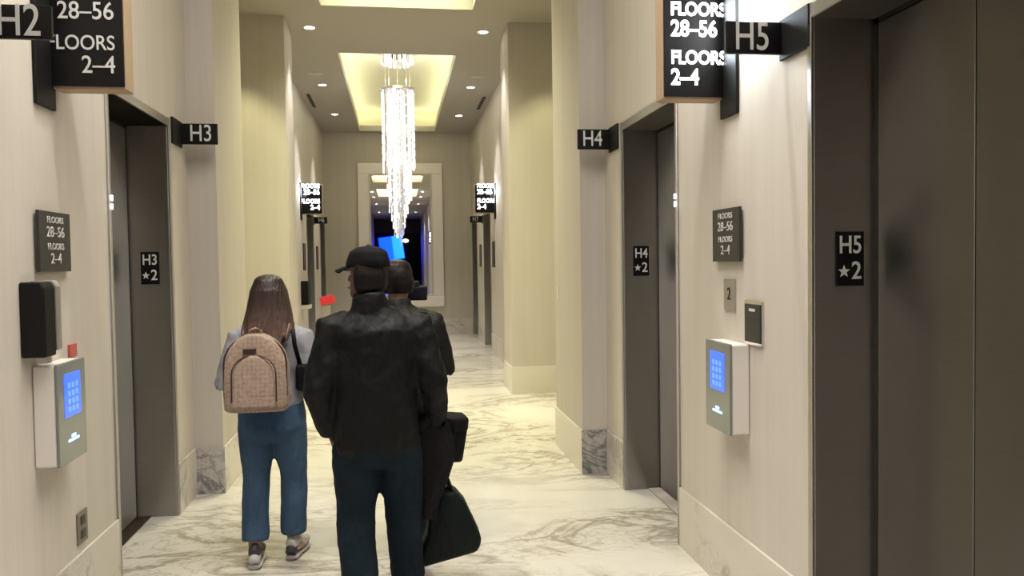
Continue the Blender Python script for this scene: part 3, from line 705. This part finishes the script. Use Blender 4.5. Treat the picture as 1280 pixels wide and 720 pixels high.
for sx in (-1, 1):
    bm = bmesh.new(); x0 = .06+sx*.09
    add_tube(bm, [(x0, .065, .37), (x0+sx*.01, .13, .435), (x0+sx*.02, .24, .435), (x0+sx*.02, .355, .33), (x0+sx*.02, .36, .18), (x0+sx*.03, .2, .06), (.13*sx, .05, .03)], [(.022, .005)]*7, 10, ref=(1, 0, .05)); obj('shoulder_strap', bm, mTanP, bp, smooth=True)
# dark bag at her right hip
bg = empty('hip_bag', (-.575, 4.55, 1.0), 'small black bag hanging at the right side of the woman', 'bag')
bm = bmesh.new(); add_box(bm, -.055, .055, -.04, .04, -.02, .13, bev=.022); obj('pouch', bm, mBagBlk, bg, smooth=True, disp=.01, dscale=.05)
bm = bmesh.new(); add_tube(bm, [(-.03, 0, .12), (-.05, -.06, .24), (-.06, -.05, .33)], [(.012, .003)]*3, 8); obj('strap', bm, mBagBlk, bg, smooth=True)

# ---- the man in the black jacket
JM = dict(
    torso=[(.86, .15, .11, 0, 0), (.95, .165, .12, 0, 0), (1.1, .155, .115, 0, 0), (1.25, .17, .12, 0, 0), (1.40, .18, .11, 0, 0), (1.46, .10, .07, 0, 0)],
    top=[(.765, .182, .145, .0, 0), (.80, .200, .158, .0, 0), (.93, .208, .162, 0, 0), (1.1, .205, .155, 0, 0), (1.25, .215, .155, 0, 0), (1.36, .215, .145, 0, 0), (1.42, .175, .115, 0, 0), (1.465, .10, .085, 0, 0)],
    neck=(0, -.005, 1.43), chin=(-.03, .01, 1.515),
    armL=((-.20, 0, 1.37), (-.265, -.06, 1.10), (-.215, .02, .86), (.25, .12, -1), (0, 1, .1), .3),
    armR=((.20, 0, 1.37), (.272, -.04, 1.11), (.285, .09, .87), (.05, .2, -1), (0, -1, -.1), .55),
    legL=((-.095, 0, .84), (-.105, .0, .46), (-.085, -.10, .12), (-.10, .08, .04)),
    legR=((.095, 0, .84), (.125, .06, .46), (.135, .13, .10), (.15, .30, .035)),
    waist=.98, hem=.0)
pm = person((-.175, 3.9, 0), 'man seen from behind in black jacket, dark trousers and black cap turned to the left', JM, mSkinD, head_turn=.95)
def hood(bm): add_tube(bm, [(-.02, -.02, 1.45), (-.02, -.02, 1.545)], [(.092, .085), (.074, .074)], 18, ref=(0, 1, 0))
garment_top(pm, 'jacket', JM, mJacket, slv=(.085, .076, .066, .054), disp=.03, extra=hood)
trousers(pm, 'trousers', JM, mTrou, (.115, .115, .105, .094, .088, .086), (.190, .145), disp=.02)
shoe(pm, JM['legL'][2], JM['legL'][3], mShoeD, mShoeD); shoe(pm, JM['legR'][2], JM['legR'][3], mShoeD, mShoeD)
bm = bmesh.new(); hb = Vector(JM['chin']); add_head(bm, hb, .95, 1.0, infl=.008, zmin=.14)
for i in range(26):
    t = .95-PI*1.0+PI*1.0*i/25 if True else 0
    dirv = Matrix.Rotation(0, 3, 'Z') @ Vector((math.cos(t), math.sin(t), 0))
    c_ = hb; add_tube(bm, [c_+dirv*.070+Vector((0, -.01, .17)), c_+dirv*.083+Vector((0, -.008, .11)), c_+dirv*.078+Vector((0, -.008, .055)), c_+dirv*.064+Vector((0, 0, .02))], [.014, .018, .017, .008], 8)
obj('hair', bm, mHairD, pm, remesh=.0065)
# cap (worn: clothing child)
def hp(p): return lp(hb, .95, p)
bm = bmesh.new(); add_head(bm, hb, .95, 1.0, infl=.020, zmin=.145)
add_ball(bm, hp((0, -.01, .252)), .010, 10); cap = obj('cap', bm, mCap, pm, remesh=.006)
bm = bmesh.new(); V = []
for k in range(13):
    a = math.radians(25+130*k/12); inn = hp((.090*math.cos(a), .088*math.sin(a), .153)); out = hp((.098*math.cos(a), .05+.125*math.sin(a), .128+.014*math.sin(a)-.012*abs(math.cos(a))))
    V.append((bm.verts.new(inn), bm.verts.new((inn+out)/2+Vector((0, 0, .006))), bm.verts.new(out)))
for q0, q1 in zip(V, V[1:]):
    for j in (0, 1): bm.faces.new((q0[j], q0[j+1], q1[j+1], q1[j]))
q = obj('brim', bm, mCap, cap, smooth=True); s_ = q.modifiers.new('s', 'SOLIDIFY'); s_.thickness = .006

# ---- the person ahead of him in a charcoal jacket
JT = dict(
    torso=[(.86, .15, .11, 0, 0), (.95, .16, .12, 0, 0), (1.1, .15, .11, 0, 0), (1.25, .165, .115, 0, 0), (1.38, .17, .105, 0, 0), (1.43, .10, .07, 0, 0)],
    top=[(.84, .18, .14, .0, 0), (.94, .19, .15, 0, 0), (1.1, .185, .145, 0, 0), (1.25, .20, .145, 0, 0), (1.34, .20, .135, 0, 0), (1.40, .155, .105, 0, 0), (1.435, .09, .08, 0, 0)],
    neck=(0, -.005, 1.40), chin=(.0, .025, 1.46),
    armL=((-.185, 0, 1.34), (-.25, .02, 1.08), (-.12, .22, 1.16), (.6, .8, .2), (0, 0, 1), .5),
    armR=((.185, 0, 1.34), (.255, .02, 1.08), (.14, .22, 1.16), (-.6, .8, .2), (0, 0, -1), .5),
    legL=((-.06, 0, .83), (-.02, .06, .46), (.0, .10, .10), (-.01, .27, .035)),
    legR=((.09, 0, .83), (.105, .0, .46), (.105, -.08, .12), (.115, .09, .04)),
    waist=.96, hem=.0)
pt = person((-.065, 4.55, 0), 'person in charcoal jacket half hidden ahead of the man in the black jacket', JT, mSkin, head_turn=-.25)
garment_top(pt, 'jacket', JT, mGJack, slv=(.082, .072, .064, .052), disp=.025, collar=(1.40, 1.475))
trousers(pt, 'trousers', JT, mTrou, (.11, .105, .092, .08, .075, .075), (.175, .135))
shoe(pt, JT['legL'][2], JT['legL'][3], mShoeD, mShoeD); shoe(pt, JT['legR'][2], JT['legR'][3], mShoeD, mShoeD)
bm = bmesh.new(); hb3 = Vector(JT['chin']); add_head(bm, hb3, -.25, 1.0, infl=.013, zmin=.14)
for i in range(24):
    t = -.25-PI+PI*i/23; dirv = Vector((math.cos(t), math.sin(t), 0))
    add_tube(bm, [hb3+dirv*.072+Vector((0, -.01, .17)), hb3+dirv*.086+Vector((0, -.008, .11)), hb3+dirv*.080+Vector((0, -.008, .05))], [.014, .019, .012], 8)
add_ball(bm, hb3+Vector((0, -.012, .143)), (.088, .104, .098), 20); obj('hair', bm, mHairD, pt, remesh=.0065)
# camera at the shoulder of the person ahead
r = empty('handheld_camera', (.045, 4.74, 1.50), 'black camera held up in front of the person in the charcoal jacket', 'camera')
r.location = (.045, 4.74, 1.50)
bm = bmesh.new(); add_box(bm, -.065, .065, -.03, .03, -.04, .045, bev=.010); add_box(bm, -.022, .022, -.03, .02, .04, .075, bev=.008); obj('camera_body', bm, mBlackM, r)
bm = bmesh.new(); add_cyl(bm, (0, .03, 0), (0, .11, 0), .034, .038, 20); obj('lens', bm, mBlackM, r, smooth=False)
bm = bmesh.new(); add_tube(bm, [(-.065, 0, .02), (-.09, -.08, -.02), (-.12, -.20, -.09)], [(.010, .002)]*3, 8); obj('strap', bm, mBagBlk, r)
bx('rear_display', (-.045, .03, -.033, -.030, -.028, .024), mBlack, r)

# ---- things carried at the man's right
# camera bag at hip
r = empty('shoulder_bag', (.165, 4.10, .66), 'black shoulder bag sticking out at the right hip of the man', 'bag')
r.rotation_euler = (0, .12, .1)
bm = bmesh.new(); add_box(bm, -.085, .085, -.07, .07, .0, .22, bev=.025); obj('bag_body', bm, mBagBlk, r, smooth=True, disp=.02, dscale=.08)
bm = bmesh.new(); add_box(bm, -.09, .09, -.078, .078, .16, .245, bev=.025); obj('flap', bm, mBagBlk, r, smooth=True)
bm = bmesh.new(); add_tube(bm, [(-.07, 0, .22), (-.14, .03, .40), (-.185, .02, .56), (-.20, -.02, .68), (-.205, -.10, .755)], [(.02, .004)]*5, 8); obj('strap', bm, mBagBlk, r, smooth=True)
# folded coat over the arm
r = empty('draped_coat', (.075, 3.97, .40), 'dark coat hanging down from the right arm of the man', 'coat')
bm = bmesh.new()
N, Mh = 22, 14; grid = []
for i in range(Mh+1):
    z = .50-.50*i/Mh; row = []
    for j in range(N):
        a = 2*PI*j/N; fold = 1+.18*math.sin(5*a+i*.25)+.08*math.sin(9*a)
        wd = (.085+.02*math.sin(i*.35))*(1-.30*max(0, (i-9)/5)); row.append(bm.verts.new((wd*fold*math.cos(a)+.015*math.sin(i*.4), .05*fold*math.sin(a), z+.015*math.sin(3*a)*(i > 12))))
    grid.append(row)
for a_, b_ in zip(grid, grid[1:]):
    for j in range(N): bm.faces.new((a_[j], a_[(j+1) % N], b_[(j+1) % N], b_[j]))
bm.faces.new(grid[0]); bm.faces.new(grid[-1][::-1]); obj('cloth', bm, mCoat, r, smooth=True, subsurf=1, disp=.02, dscale=.08)
bm = bmesh.new(); add_tube(bm, [(-.06, -.01, .47), (0, -.03, .52), (.06, -.01, .47)], [(.04, .045), (.045, .05), (.04, .045)], 12); obj('collar', bm, mCoat, r, smooth=True, disp=.012, dscale=.06)
# duffel
r = empty('duffel_bag', (.195, 4.10, .17), 'dark green duffel bag carried low at the right of the man', 'duffel bag')
r.rotation_euler = (0, -.22, .0)
bm = bmesh.new()
prof = [(-.17, .0), (.13, .0), (.165, .06), (.125, .26), (.085, .34), (-.02, .345), (-.06, .29), (-.10, .16), (-.175, .05)]
prism(bm, prof, 'y', -.085, .085); obj('bag_body', bm, mBagGrn, r, bevel=.03, smooth=True, disp=0)
for y in (-.055, .055):
    bm = bmesh.new(); add_tube(bm, [(-.03, y, .31), (-.015, y*.6, .42), (-.03, y*.3-.08, .57), (.06, y*.6, .42), (.07, y, .33)], [(.011, .004)]*5, 8, ref=(0, 1, .02)); obj('handle', bm, mBagBlk, r, smooth=True)
bm = bmesh.new(); add_tube(bm, [(-.03, 0, .347), (.08, 0, .343)], [(.004, .008)]*2, 6); obj('zipper', bm, mBagBlk, r)
